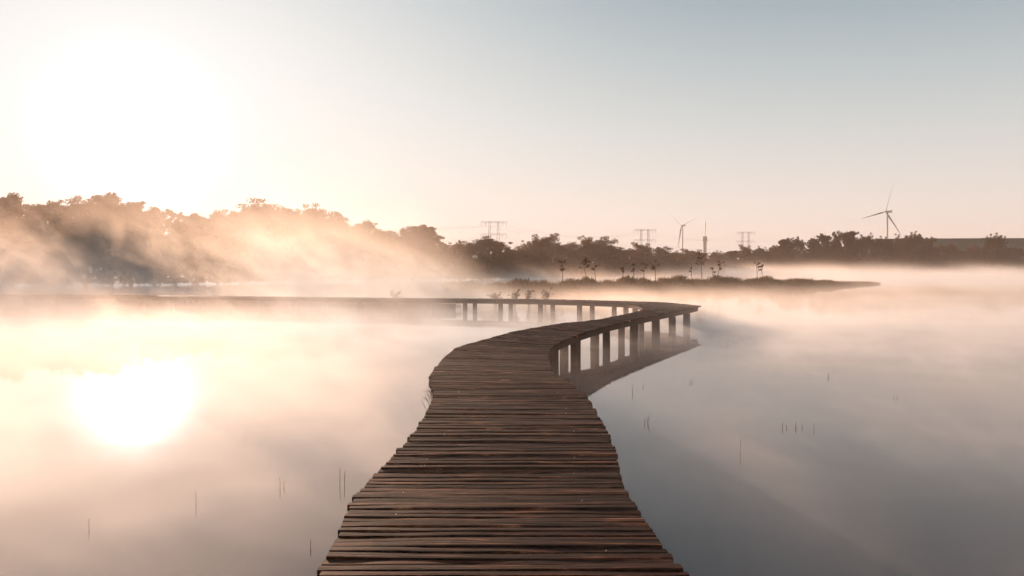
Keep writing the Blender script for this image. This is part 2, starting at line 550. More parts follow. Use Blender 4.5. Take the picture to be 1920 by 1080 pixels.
def boardwalk():
    root = empty('boardwalk')
    tag(root, 'long weathered brown plank boardwalk curving across the misty lake on wooden posts', 'boardwalk')
    rnd = random.Random(7)
    mb = MB()
    uvs = []
    PW = 0.088
    n = int(st[-1] / PW)
    SEG = 14
    nails = []
    for i in range(n):
        s = (i + .5) * PW
        a0, b0 = edges(s)
        near = a0.y < 22
        gap = rnd.uniform(0.003, 0.016) if rnd.random() < .8 else rnd.uniform(0.016, 0.03)
        hw = (PW - gap) / 2
        # boards keep their width: direction along the board, width across it
        d = (b0 - a0).normalized()
        perp = Vector((-d.y, d.x))
        a1, b1 = edges(s - PW / 2); a2, b2 = edges(s + PW / 2)
        wa = min(max((a2 - a1).dot(perp) / PW, 0.0), 1.5)
        wb = min(max((b2 - b1).dot(perp) / PW, 0.0), 1.5)
        ea, eb = rnd.gauss(0, .009), rnd.gauss(0, .009)
        a0 = a0 - d * ea; b0 = b0 + d * eb
        dz = rnd.gauss(0, .0038); tilt = rnd.gauss(0, .05); roll = rnd.gauss(0, .0035)
        bow = rnd.gauss(0, .005) + (rnd.choice((-1, 1)) * .014 if rnd.random() < .09 else 0)   # some boards have bent sideways
        cup = rnd.gauss(0, .004)
        ph, ph2 = rnd.uniform(0, 6.28), rnd.uniform(0, 6.28)
        th = .042
        seg = SEG if near else 8
        off = i * 3.0 + .3
        L = (b0 - a0).length
        ring = []
        base = len(mb.v)
        z0 = zdeck(a0.y)
        prof = [(-1, 0), (-1, -.007), (-.93, 0.0), (-.4, .0016), (.4, .0016), (.93, 0.0), (1, -.007), (1, 0)]
        for k in range(seg + 1):
            u = k / seg
            p = a0.lerp(b0, u)
            wk = (wa + (wb - wa) * u) * hw
            wv = 1 + .05 * math.sin(ph + u * 9) + .03 * math.sin(ph2 + u * 23)
            sh = bow * math.sin(math.pi * u) + .0022 * math.sin(ph2 + u * 14)
            z = z0 + dz + roll * (u - .5) * 2 + cup * math.sin(math.pi * u) + .0012 * math.sin(ph + u * 17)
            sec = [(-1, -th), (-1, -.008), (-.9, .0), (0, .0015), (.9, .0), (1, -.008), (1, -th)]
            for cx, cz in sec:
                q = p + perp * (cx * wk * wv + sh)
                mb.v.append((q.x, q.y, z + cz + tilt * cx * hw))
                uvs.append((u * L + (i % 7) * 2.1, off + cx * hw))
        ns = 7
        for k in range(seg):
            for c in range(ns):
                q = (base + k * ns + c, base + k * ns + (c + 1) % ns, base + (k + 1) * ns + (c + 1) % ns, base + (k + 1) * ns + c)
                mb.f.append(q); mb.m.append(0)
        mb.f.append(tuple(base + c for c in range(ns - 1, -1, -1))); mb.m.append(0)
        mb.f.append(tuple(base + seg * ns + c for c in range(ns))); mb.m.append(0)
        if a0.y < 12:
            for u in (.17, .82):
                for o_ in (-.35, .35):
                    if rnd.random() < .06:
                        q = a0.lerp(b0, u + rnd.uniform(-.004, .004)) + perp * (o_ * hw + bow * math.sin(math.pi * u))
                        nails.append((q.x, q.y, z0 + dz + roll * (u - .5) * 2 + cup * math.sin(math.pi * u) + tilt * o_ * hw + .003))
    for x, y, z in nails:
        base = len(mb.v)
        for k in range(6):
            mb.v.append((x + .0045 * math.cos(k * 1.047), y + .0045 * math.sin(k * 1.047), z)); uvs.append((0, 0))
        for k in range(6):
            mb.v.append((x + .006 * math.cos(k * 1.047), y + .006 * math.sin(k * 1.047), z - .006)); uvs.append((0, 0))
        mb.f.append(tuple(base + k for k in range(6))); mb.m.append(1)
        for k in range(6):
            mb.f.append((base + k, base + 6 + k, base + 6 + (k + 1) % 6, base + (k + 1) % 6)); mb.m.append(1)
    me = mb.mesh('deck', [M['wood'], M['nail']])
    uvl = me.uv_layers.new(name='grain')
    li = np.empty(len(me.loops), dtype=np.int32)
    me.loops.foreach_get('vertex_index', li)
    uvl.data.foreach_set('uv', np.array(uvs, dtype=np.float32)[li].ravel())
    bm = bmesh.new(); bm.from_mesh(me); bmesh.ops.recalc_face_normals(bm, faces=bm.faces); bm.to_mesh(me); bm.free()
    link('deck', me, None, root)
    # long beams under the boards, set in from both edges
    for side in (0, 1):
        mb = MB()
        ring = []
        ns = int(st[-1] / .5)
        for i in range(ns + 1):
            e = edges(i * .5, .10)
            e2 = edges(i * .5, .17)
            p, q = e[side], e2[side]
            z = zdeck(p.y) - .047
            ring.append([(p.x, p.y, z), (q.x, q.y, z), (q.x, q.y, z - .155), (p.x, p.y, z - .155)])
        vs = [v for r_ in ring for v in r_]
        fs = []
        for i in range(ns):
            for c in range(4):
                fs.append((i * 4 + c, i * 4 + (c + 1) % 4, (i + 1) * 4 + (c + 1) % 4, (i + 1) * 4 + c))
        fs.append((3, 2, 1, 0)); fs.append(tuple(ns * 4 + c for c in range(4)))
        mb.add(vs, fs)
        mb.build('beam', M['post'], root)
    # posts and cross caps
    def station_at_px(px, lo, hi, side):
        best = (1e9, lo)
        s = lo
        while s < hi:
            p = edges(s, .24)[side]
            x = 960 + F * p.x / (p.y * CP)
            if abs(x - px) < best[0]: best = (abs(x - px), s)
            s += .02
        return best[1]
    s_tip = next(s for s in np.arange(10, st[-1], .1) if edges(s)[1].y > 33.2)
    s_bend = next(s for s in np.arange(5, st[-1], .1) if edges(s)[1].y > 15.0)
    pairs = []
    s = 1.0
    while s < s_bend - .5:
        pairs.append(s); s += 2.15
    for px in (1037, 1079.5, 1137, 1189, 1230, 1261, 1288):
        pairs.append(station_at_px(px, s_bend, s_tip + .4, 1))
    s = s_tip + 2.3
    for px in (1191, 1152, 1086.9, 1013.6, 938.7, 872, 805, 740):
        pairs.append(station_at_px(px, s_tip + 1.5, st[-1] - 10, 0))
    s = pairs[-1] + 2.1
    while s < st[-1] - .5:
        pairs.append(s); s += 2.1
    BACK = [station_at_px(px, s_bend + .3, s_tip, 0) for px in (1058, 1116, 1166, 1202)]
    for s in pairs:
        a, b = edges(s, .24)
        d = (b - a).normalized()
        rz = math.atan2(d.y, d.x)
        for side_, p in ((0, a), (1, b)):
            if s_bend - .5 < s < s_tip + .4:
                if side_ == 0:
                    if not BACK: continue
                    p = edges(BACK.pop(0), .24)[0]
            zt = zdeck(p.y) - .204
            w = rnd.uniform(.19, .215)
            m_ = MB()
            vs = []
            lean = (rnd.uniform(-.012, .012), rnd.uniform(-.012, .012))
            hz = (-1.1, -.3, .1, zt)
            ca, sa = math.cos(rz), math.sin(rz)
            for hi_, z in enumerate(hz):
                for dx, dy in ((-.42, -.5), (.42, -.5), (.5, -.42), (.5, .42), (.42, .5), (-.42, .5), (-.5, .42), (-.5, -.42)):
                    x, y = dx * w + rnd.uniform(-.004, .004), dy * w + rnd.uniform(-.004, .004)
                    k = (z - zt)
                    vs.append((p.x + x * ca - y * sa + lean[0] * k, p.y + x * sa + y * ca + lean[1] * k, z))
            fs = []
            for hi_ in range(len(hz) - 1):
                for c in range(8):
                    fs.append((hi_ * 8 + c, hi_ * 8 + (c + 1) % 8, hi_ * 8 + 8 + (c + 1) % 8, hi_ * 8 + 8 + c))
            fs.append(tuple(range(7, -1, -1))); fs.append(tuple(24 + c for c in range(8)))
            m_.add(vs, fs)
            m_.build('post', M['post'], root)
        mid_ = (a + b) / 2
        m_ = MB()
        m_.box((mid_.x, mid_.y, zdeck(mid_.y) - .13), ((b - a).length - .06, .09, .14), rz)
        m_.build('cross_beam', M['post'], root)
    return root


boardwalk()

# ------------------------------------------------------------------ trees
def leaves(rng, centers, radii, n_each, size, aspect=1.0, flat=.8, k_=.45):
    """leaf sprays: small random quads filling blobs"""
    P, N = [], []
    for c, r_, n in zip(centers, radii, n_each):
        d = rng.normal(size=(n, 3)); d /= np.linalg.norm(d, axis=1)[:, None]
        k = rng.random(n) ** .45
        p = np.array(c) + d * k[:, None] * np.array([r_, r_, r_ * flat])
        P.append(p)
    P = np.concatenate(P)
    n = len(P)
    a = rng.normal(size=(n, 3)); a /= np.linalg.norm(a, axis=1)[:, None]
    b = np.cross(a, rng.normal(size=(n, 3))); b /= np.linalg.norm(b, axis=1)[:, None]
    s = size * (.5 + rng.random(n))[:, None]
    a = a * s * aspect; b = b * s * .62
    V = np.stack([P - a, P + b * .8 - a * .1, P + a, P - b * .8 + a * .15], axis=1).reshape(-1, 3)
    return V


def leaf_mesh(name, V, m):
    me = bpy.data.meshes.new(name)
    n = len(V) // 4
    me.vertices.add(len(V)); me.vertices.foreach_set('co', V.astype(np.float32).ravel())
    me.loops.add(n * 4); me.loops.foreach_set('vertex_index', np.arange(n * 4, dtype=np.int32))
    me.polygons.add(n)
    me.polygons.foreach_set('loop_start', np.arange(0, n * 4, 4, dtype=np.int32))
    me.polygons.foreach_set('loop_total', np.full(n, 4, dtype=np.int32))
    me.update(calc_edges=True)
    me.materials.append(m)
    return me


def tree_variant(kind, seed):
    """unit-height tree: returns (trunk mesh, crown mesh). width is about 'w' of the height"""
    rng = np.random.default_rng(seed)
    rnd = random.Random(seed)
    tr = MB()
    C, Rd, N = [], [], []
    if kind == 'oak':
        tr.tube([(0, 0, -.03), (.01, 0, .12), (0, .01, .30)], [.035, .026, .02], 8)
        for i in range(26):
            az = i * 2.4 + rnd.uniform(-.3, .3)
            el = rnd.uniform(-.1, 1.35)
            rr = rnd.uniform(.24, .34)
            p = Vector((math.cos(az) * math.cos(el) * rr * 1.15, math.sin(az) * math.cos(el) * rr * 1.15, .5 + math.sin(el) * rr * 1.22))
            tr.tube([(0, 0, .22 + rnd.uniform(0, .06)), (p.x * .45, p.y * .45, .28 + (p.z - .28) * .55), p], [.014, .008, .003], 5)
            r_ = rnd.uniform(.075, .125)
            C.append(p); Rd.append(r_); N.append(int(250 * (r_ / .1) ** 2))
            for j in range(4):
                q = p + Vector((rnd.gauss(0, 1), rnd.gauss(0, 1), rnd.gauss(0, .8))) * r_ * .8
                C.append(q); Rd.append(r_ * .45); N.append(60)
        size = .0115
        N = [int(v * 1.35) for v in N]
    elif kind == 'ragged':
        tr.tube([(0, 0, -.03), (.01, 0, .25), (-.01, .01, .6), (0, 0, .93)], [.02, .016, .009, .002], 7)
        for i in range(34):
            z = .16 + .76 * (i / 34)
            az = i * 2.4 + rnd.uniform(-.4, .4)
            ln = (.30 * (1 - z) ** .6 + .06) * rnd.uniform(.6, 1.15)
            tip = Vector((math.cos(az) * ln, math.sin(az) * ln, z + ln * rnd.uniform(.35, .9)))
            tip.z = min(tip.z, 1.0 - rnd.uniform(0, .05))
            root = Vector((0, 0, z))
            tr.tube([root, root.lerp(tip, .5) + Vector((0, 0, -.01)), tip], [.006, .004, .0015], 4)
            for k in range(6):
                q = root.lerp(tip, .25 + .75 * k / 5)
                r_ = .062 * (1.15 - .13 * k) * rnd.uniform(.7, 1.3)
                C.append(q + Vector((rnd.gauss(0, .009), rnd.gauss(0, .009), rnd.gauss(0, .012)))); Rd.append(r_); N.append(int(70 * (r_ / .05) ** 1.5) + 8)
        size = .0115
        N = [int(v * 1.35) for v in N]
    elif kind == 'open':
        tr.tube([(0, 0, -.03), (.02, 0, .2), (0, .0, .38)], [.026, .019, .014], 7)
        for i in range(17):
            az = i * 2.4 + rnd.uniform(-.5, .5)
            el = rnd.uniform(.15, 1.45)
            rr = rnd.uniform(.3, .6)
            tip = Vector((math.cos(az) * math.cos(el) * rr * .8, math.sin(az) * math.cos(el) * rr * .8, .36 + math.sin(el) * rr))
            root = Vector((0, 0, rnd.uniform(.22, .38)))
            m_ = root.lerp(tip, .5) + Vector((rnd.gauss(0, .03), rnd.gauss(0, .03), .02))
            tr.tube([root, m_, tip], [.010, .006, .0015], 5)
            for k in range(7):
                q = m_.lerp(tip, k / 6) + Vector((rnd.gauss(0, .045), rnd.gauss(0, .045), rnd.gauss(0, .03)))
                r_ = rnd.uniform(.03, .07)
                C.append(q); Rd.append(r_ * 1.25); N.append(int(95 * (r_ / .05) ** 2))
        for k in range(22):
            C.append(Vector((rnd.gauss(0, .15), rnd.gauss(0, .15), rnd.uniform(.25, .65)))); Rd.append(.11); N.append(190)
        size = .0115
        N = [int(v * 1.35) for v in N]
    elif kind == 'spire':
        tr.tube([(0, 0, -.03), (0, 0, .5), (0, 0, .97)], [.018, .011, .002], 7)
        for i in range(60):
            z = .12 + .86 * (i / 60)
            az = i * 2.4
            ln = (.19 * (1 - z) + .012) * rnd.uniform(.7, 1.2)
            tip = Vector((math.cos(az) * ln, math.sin(az) * ln, z + ln * .15))
            tr.tube([(0, 0, z), tip], [.004, .001], 4)
            for k in range(3):
                q = Vector((0, 0, z)).lerp(tip, .3 + .35 * k)
                C.append(q); Rd.append(.026 * rnd.uniform(.7, 1.3)); N.append(30)
        size = .011
    elif kind == 'bush':
        for i in range(9):
            az = i * 2.4
            tip = Vector((math.cos(az) * rnd.uniform(.1, .5), math.sin(az) * rnd.uniform(.1, .5), rnd.uniform(.45, .9)))
            tr.tube([(0, 0, -.05), tip * .5, tip], [.02, .012, .003], 5)
            C.append(tip); Rd.append(rnd.uniform(.16, .26)); N.append(260)
            C.append(tip * .6); Rd.append(rnd.uniform(.2, .3)); N.append(240)
            for k in range(4):
                C.append(tip + Vector((rnd.gauss(0, .13), rnd.gauss(0, .13), rnd.gauss(.02, .09)))); Rd.append(rnd.uniform(.05, .1)); N.append(60)
        size = .026
    V = leaves(rng, C, Rd, N, size)
    zmax = np.percentile(V[:, 2], 99.9)
    V = V / np.array([1, 1, zmax])
    return tr.mesh('trunk', [M['bark']]), leaf_mesh('crown', V, M['leaf_dark'] if kind in ('oak', 'spire') else M['leaf'])


VAR = {}
for kind, nv in (('oak', 2), ('ragged', 3), ('open', 3), ('spire', 1), ('bush', 2)):
    VAR[kind] = [tree_variant(kind, 11 + 7 * i + len(kind)) for i in range(nv)]


def tree(px, top, D, kind, wpx, label, group, base=0.3, v=0, name='tree', cat='tree'):
    """px: column of the trunk, top: pixel row of the tip, D: depth, wpx: crown width in px"""
    p = at(px, top, D)
    h = p.z - base
    w0 = {'oak': .86, 'ragged': .5, 'open': .8, 'spire': .36, 'bush': 1.3}[kind]
    w = wpx / F * D
    sxy = w / w0
    root = empty(name, (p.x, D, base), (px * 1.7) % 6.28)
    root.scale = (sxy, sxy, h)
    tm, cm = VAR[kind][v % len(VAR[kind])]
    link('trunk', tm, None, root)
    link('crown', cm, None, root)
    return tag(root, label, cat, group)


GL, GM, GR = 'trees of the wood on the left shore', 'trees on the far shore behind the reed island', 'trees of the dark wood on the right horizon'
LEFT = [
 (-30, 372, 96, 'ragged', 120, 'leafy tree half cut off by the left edge of the picture, lost in orange mist'),
 (22, 364, 98, 'open', 105, 'tallest open-crowned tree near the left edge above dark patches in the mist'),
 (72, 377, 101, 'ragged', 80, 'ragged leafy tree second from the left edge, right of the open-crowned tree'),
 (118, 383, 104, 'ragged', 70, 'narrow ragged tree in the mist left of the lightest tree tops'),
 (160, 371, 106, 'open', 90, 'pale open tree rising just left of the slender pointed tree'),
 (206, 360, 112, 'ragged', 66, 'slender pointed tree sticking up from the wood below the sun'),
 (243, 380, 110, 'ragged', 80, 'ragged tree right of the slender pointed tree, bleached by the sun glow'),
 (287, 388, 112, 'ragged', 60, 'thin pale tree with a spiky top, left edge of the gap below the sun'),
 (328, 408, 116, 'bush', 80, 'low faint bushy tree in the gap of the wood below the sun'),
 (368, 403, 118, 'ragged', 70, 'faint ragged tree halfway between the sun gap and the big round trees'),
 (408, 397, 122, 'open', 80, 'pale tree leaning on the left side of the big round tree'),
 (452, 390, 134, 'oak', 90, 'lower left shoulder of the big round trees, half veiled by rising mist'),
 (508, 373, 140, 'oak', 150, 'biggest round dark tree of the left wood, highest dome beside the sun glow'),
 (556, 392, 146, 'oak', 110, 'dark round tree squeezed between the two highest domes of the left wood'),
 (600, 381, 143, 'oak', 100, 'second high round dome of the left wood with a steep right side'),
 (645, 424, 150, 'ragged', 80, 'ragged lower tree directly right of the two high domes'),
 (678, 417, 150, 'ragged', 60, 'spiky tree right of the domes with several thin tips'),
 (717, 430, 153, 'ragged', 66, 'dark pointed tree left of the dip before the twin-tipped tree'),
 (745, 440, 157, 'oak', 60, 'small rounded tree in the dip left of the ragged tree with loose tips'),
 (772, 425, 152, 'open', 66, 'dark ragged tree with loose open tips, left one of the pair at the wood end'),
 (797, 421, 154, 'ragged', 62, 'dark ragged tree with loose tips that ends the high left wood'),
]
for i, (px, top, D, k, w, lab) in enumerate(LEFT):
    tree(px, top, D, k, w * 1.3, lab, GL, v=i * 2 + 1)
MID = [
 (828, 462, 172, 'oak', 60, 'low round tree just right of where the high left wood ends'),
 (862, 453, 180, 'oak', 64, 'middling round tree left of the flat dome tree under the first pylon'),
 (916, 443, 186, 'oak', 86, 'dark flat-topped dome tree right under the nearest pylon'),
 (962, 463, 190, 'oak', 56, 'low tree in the dip right of the flat-topped dome tree'),
 (990, 452, 196, 'open', 56, 'loose tree on the left flank of the tall ragged tree on the far shore'),
 (1015, 439, 196, 'open', 66, 'tall dark ragged tree with sky showing through its top, middle of the far shore'),
 (1048, 455, 200, 'oak', 54, 'small round tree between the two taller ragged trees of the far shore'),
 (1085, 443, 200, 'open', 62, 'tall tree with an open see-through crown, above the crooked sapling'),
 (1118, 445, 202, 'open', 66, 'ragged tree right of the see-through crown, on the far shore'),
 (1143, 456, 206, 'oak', 62, 'sloping round tree at the right end of the tall far-shore trees'),
 (1182, 466, 226, 'oak', 56, 'low tree where the far shore drops, left of the second pylon'),
 (1209, 455, 230, 'open', 50, 'wispy tree at the foot of the second pylon'),
 (1240, 463, 236, 'open', 56, 'wispy low tree left of the thin wind turbine'),
 (1272, 470, 244, 'oak', 60, 'low round tree at the foot of the thin wind turbine'),
 (1305, 467, 256, 'open', 56, 'low wispy tree just left of the telecom tower'),
]
for i, (px, top, D, k, w, lab) in enumerate(MID):
    tree(px, top, D, k, w * 1.25, lab, GM, v=i)
RIGHT = [
 (1345, 470, 310, 'oak', 46, 'small dark tree just right of the telecom tower'),
 (1374, 470, 318, 'ragged', 40, 'small dark tree between the telecom tower and the third pylon'),
 (1401, 459, 322, 'open', 38, 'spiky small tree standing at the foot of the third pylon'),
 (1425, 462, 326, 'oak', 40, 'small rounded tree right of the third pylon'),
 (1455, 461, 330, 'bush', 40, 'low bushy tree where the dark right wood begins to rise'),
 (1472, 446, 332, 'ragged', 38, 'first taller dark tree at the left end of the right wood'),
 (1496, 444, 334, 'oak', 40, 'dark round-headed tree, second taller one of the right wood'),
 (1526, 447, 336, 'ragged', 36, 'narrow dark tree by the faint farthest pylon'),
 (1547, 438, 338, 'ragged', 34, 'slim pointed dark tree right of the farthest pylon'),
 (1568, 434, 338, 'open', 40, 'highest dark tree top of the right wood, left one of three'),
 (1592, 434, 340, 'ragged', 42, 'dense dark tree, middle one of the three highest in the right wood'),
 (1622, 437, 340, 'oak', 46, 'broad dark tree, right one of the three highest left of the big turbine'),
 (1652, 443, 342, 'oak', 42, 'dark rounded tree directly before the foot of the big wind turbine'),
 (1684, 439, 342, 'open', 44, 'loose dark tree just right of the big wind turbine tower'),
 (1717, 434, 344, 'oak', 46, 'dark tree with the last high top before the flat dyke'),
 (1742, 445, 346, 'open', 40, 'thin sprawling tree where the wood meets the left end of the dyke'),
 (1775, 458, 346, 'bush', 56, 'low dark bush before the left part of the dyke'),
 (1812, 461, 348, 'bush', 50, 'low dark bush before the middle of the dyke'),
 (1868, 437, 350, 'oak', 44, 'lone round tree sticking up above the dyke near the right edge'),
 (1845, 460, 348, 'bush', 46, 'low dark bush left of the lone round tree'),
 (1900, 464, 350, 'bush', 50, 'low bush right of the lone round tree'),
]
for i, (px, top, D, k, w, lab) in enumerate(RIGHT):
    tree(px, top, D, k, w, lab, GR, v=i)


def undergrowth(name, path, height, depth, n, size, m, seed, label=None, up=0.0, lumps=9.0, zbase=0.2):
    """a strip of scrub or reeds along a path, too dense to count"""
    rng = np.random.default_rng(seed)
    P = np.array(path, dtype=float)
    seg = np.linalg.norm(np.diff(P[:, :2], axis=0), axis=1)
    cs = np.concatenate([[0], np.cumsum(seg)])
    t = rng.random(n) * cs[-1]
    x = np.interp(t, cs, P[:, 0]); y = np.interp(t, cs, P[:, 1])
    hh = np.interp(t, cs, P[:, 2]) if P.shape[1] > 2 else np.full(n, height)
    lump = .68 + .18 * np.sin(t / lumps * 6.28) + .13 * np.sin(t / lumps * 16.1 + 1) + .09 * np.sin(t / lumps * 43 + 2)
    k = rng.random(n)
    z = zbase + hh * lump * (1 - k ** 2.2 * .98) * rng.uniform(.75, 1.06, n)
    y = y + rng.random(n) * depth * (1 - .5 * (z / (hh + .3)))
    Pn = np.stack([x + rng.normal(size=n) * .2, y, z], 1)
    a = rng.normal(size=(n, 3)); a /= np.linalg.norm(a, axis=1)[:, None]
    if up:
        a = a * (1 - up) + np.array([0, 0, 1]) * up
    b = np.cross(a, rng.normal(size=(n, 3))); b /= np.linalg.norm(b, axis=1)[:, None]
    s = size * (.5 + rng.random(n))[:, None]
    a = a * s * (1 + 3 * up); b = b * s * (.6 - .45 * up)
    V = np.stack([Pn - a, Pn + b, Pn + a, Pn - b], axis=1).reshape(-1, 3)
    o = link(name, leaf_mesh(name, V, m))
    return tag(o, label, None, None, 'stuff')


undergrowth('scrub', [(-115, 90, 10), (-62, 102, 9.6), (-48, 112, 9.6), (-36, 130, 9.2), (-22, 147, 8), (-8, 160, 7), (4, 176, 6.2), (30, 204, 6.6), (52, 232, 6.2), (70, 262, 6.0)],
            7, 10, 90000, .42, M['leaf_dark'], 5, 'dense dark scrub filling the foot of the left wood', lumps=14, zbase=.2)
undergrowth('scrub', [(78, 300, 5.5), (110, 336, 9), (150, 344, 10), (230, 352, 9), (330, 368, 6)],
            8, 12, 60000, .75, M['leaf_dark'], 6, 'dense dark scrub filling the foot of the right wood', lumps=19, zbase=.2)

# ------------------------------------------------------------------ reed island
IS = [G(830, 549), G(960, 547), G(1080, 546), G(1200, 543.5), G(1320, 541.5), G(1430, 540), G(1530, 538), G(1600, 535.5), G(1650, 533)]
land('island', [(p.x, p.y) for p in IS], lambda t: 9 * (1 - t) ** .5 + .4, 0.25, 1.5, 8, .4)
undergrowth('reeds', [(p.x, p.y + .5, h) for p, h in zip(IS, (0.9, 1.1, 1.3, 1.4, 1.45, 1.3, .9, .3, .02))], 1, 6.5, 60000, .085, M['reed'], 9,
            'belt of brown reeds covering the low island', up=.75, lumps=7, zbase=.05)


def sapling(px, base, top, D, lean, tuft, label, seed, spread=.35):
    rnd = random.Random(seed)
    rng = np.random.default_rng(seed)
    b = at(px, base, D); t = at(px + lean, top, D)
    h = t.z - .1
    root = empty('sapling', (b.x, D, .1))
    dx = t.x - b.x
    mb = MB()
    pts = [(0, 0, -.2), (dx * .1 + rnd.uniform(-.05, .05), 0, h * .35), (dx * .55 + rnd.uniform(-.08, .08), 0, h * .7), (dx, 0, h)]
    mb.tube(pts, [.04, .034, .025, .012], 6)
    C, Rd, N = [], [], []
    for k in range(tuft):
        st_ = Vector(pts[2]).lerp(Vector(pts[3]), rnd.uniform(-.2, .9))
        tip = st_ + Vector((rnd.uniform(-1, 1) * spread, rnd.uniform(-1, 1) * spread, rnd.uniform(.05, .5) * spread * 1.6))
        mb.tube([st_, tip], [.014, .005], 4)
        C.append(tip); Rd.append(rnd.uniform(.1, .22)); N.append(34)
        C.append(st_.lerp(tip, .6)); Rd.append(rnd.uniform(.07, .14)); N.append(14)
    mb.build('trunk', M['bark'], root)
    link('crown', leaf_mesh('crown', leaves(rng, C, Rd, N, .055), M['leaf']), None, root)
    return tag(root, label, 'sapling', 'saplings on the reed island')


SAP = [
 (1055, 528, 492, 84, -2, 9, 'hazy sapling at the left end of the island row', .4),
 (1101, 528, 486, 86, -9, 12, 'crooked dark sapling leaning left with a forked top', .62),
 (1117, 526, 495, 88, -1, 4, 'thin upright sapling just right of the crooked one', .3),
 (1167, 524, 497, 90, 2, 5, 'thin sapling with one small tuft, left of the three similar ones', .28),
 (1188, 524, 493, 91, 1, 5, 'thin sapling with a tuft, first of the close three behind the boardwalk tip', .3),
 (1208, 524, 492, 91, -1, 6, 'thin sapling with a split tuft, middle of the close three', .36),
 (1228, 524, 491, 92, 2, 6, 'thin sapling with a flat wide tuft, last of the close three', .42),
 (1296, 522, 495, 94, 1, 2, 'bare thin sapling left of the telecom tower foot', .2),
 (1316, 522, 479, 95, -1, 14, 'tallest leafy sapling standing before the telecom tower', .7),
 (1345, 521, 490, 96, 6, 6, 'sapling right of the telecom tower with its top bent right', .45),
 (1337, 521, 500, 96, 0, 3, 'short sapling beside the one bent right', .2),
 (1421, 520, 496, 98, -3, 6, 'left one of the two close saplings near the island end, wide tuft', .5),
 (1429, 520, 497, 98, 1, 4, 'right one of the two close saplings near the island end', .22),
]
for i, (px, b_, t_, D, ln, tf, lab, sp) in enumerate(SAP):
    sapling(px, b_, t_, D, ln, tf, lab, 40 + i, sp)

# narrow bank under and behind the left part of the boardwalk
BK = [(-60, 52.2), (-48, 51.9), (-33, 51.2), (-25.4, 50.1), (-16.5, 47.6), (-8.2, 45.0), (-5.0, 44.3), (-3.2, 44.2)]
land('bank', BK, lambda t: 3.6 * (1 - t) ** .5 + .5, 0.42, .8, 4, .4)
undergrowth('grass', [(x, y + .1, h) for (x, y), h in zip(BK, (.6, .6, .6, .58, .55, .5, .4, .2))], .5, 2.6, 26000, .045, M['reed'], 10,
            'brown grass and weeds on the bank under the boardwalk', up=.6, lumps=3, zbase=.1)


def shrub(px, top, D, wpx, label, seed):
    rnd = random.Random(seed); rng = np.random.default_rng(seed)
    p = at(px, top, D)
    root = empty('shrub', (p.x, D, .1))
    h = p.z - .1; w = wpx / F * D / 2
    mb = MB(); C, Rd, N = [], [], []
    for k in range(9):
        az = rnd.uniform(0, 6.28)
        tip = Vector((math.cos(az) * w * rnd.uniform(.3, 1), math.sin(az) * w * .6, h * rnd.uniform(.7, 1.0)))
        m_ = tip * .5 + Vector((rnd.gauss(0, .05), 0, .1))
        mb.tube([(0, 0, -.2), m_, tip], [.022, .014, .004], 5)
        for j in range(3):
            q = m_.lerp(tip, j / 2) + Vector((rnd.gauss(0, .09), rnd.gauss(0, .09), rnd.gauss(0, .04)))
            mb.tube([m_.lerp(tip, j / 3), q], [.008, .004], 4)
            C.append(q); Rd.append(rnd.uniform(.07, .14)); N.append(16)
    mb.build('stem', M['bark'], root)
    link('foliage', leaf_mesh('foliage', leaves(rng, C, Rd, N, .03), M['leaf']), None, root)
    return tag(root, label, 'shrub', 'small shrubs behind the far boardwalk')


for i, (px, top, D, w, lab) in enumerate([
    (741, 545, 50, 26, 'dense low shrub farthest left behind the far boardwalk'),
    (930, 547, 49, 30, 'wispy shrub behind the boardwalk, left of the bare-stemmed ones'),
    (965, 544, 49, 26, 'branching shrub behind the boardwalk, second from the right end'),
    (992, 543, 49, 24, 'shrub with dark upright stems, between two branching ones'),
    (1022, 543, 48.5, 26, 'rightmost shrub behind the far boardwalk, next to open water')]):
    shrub(px, top, D, w, lab, 70 + i)

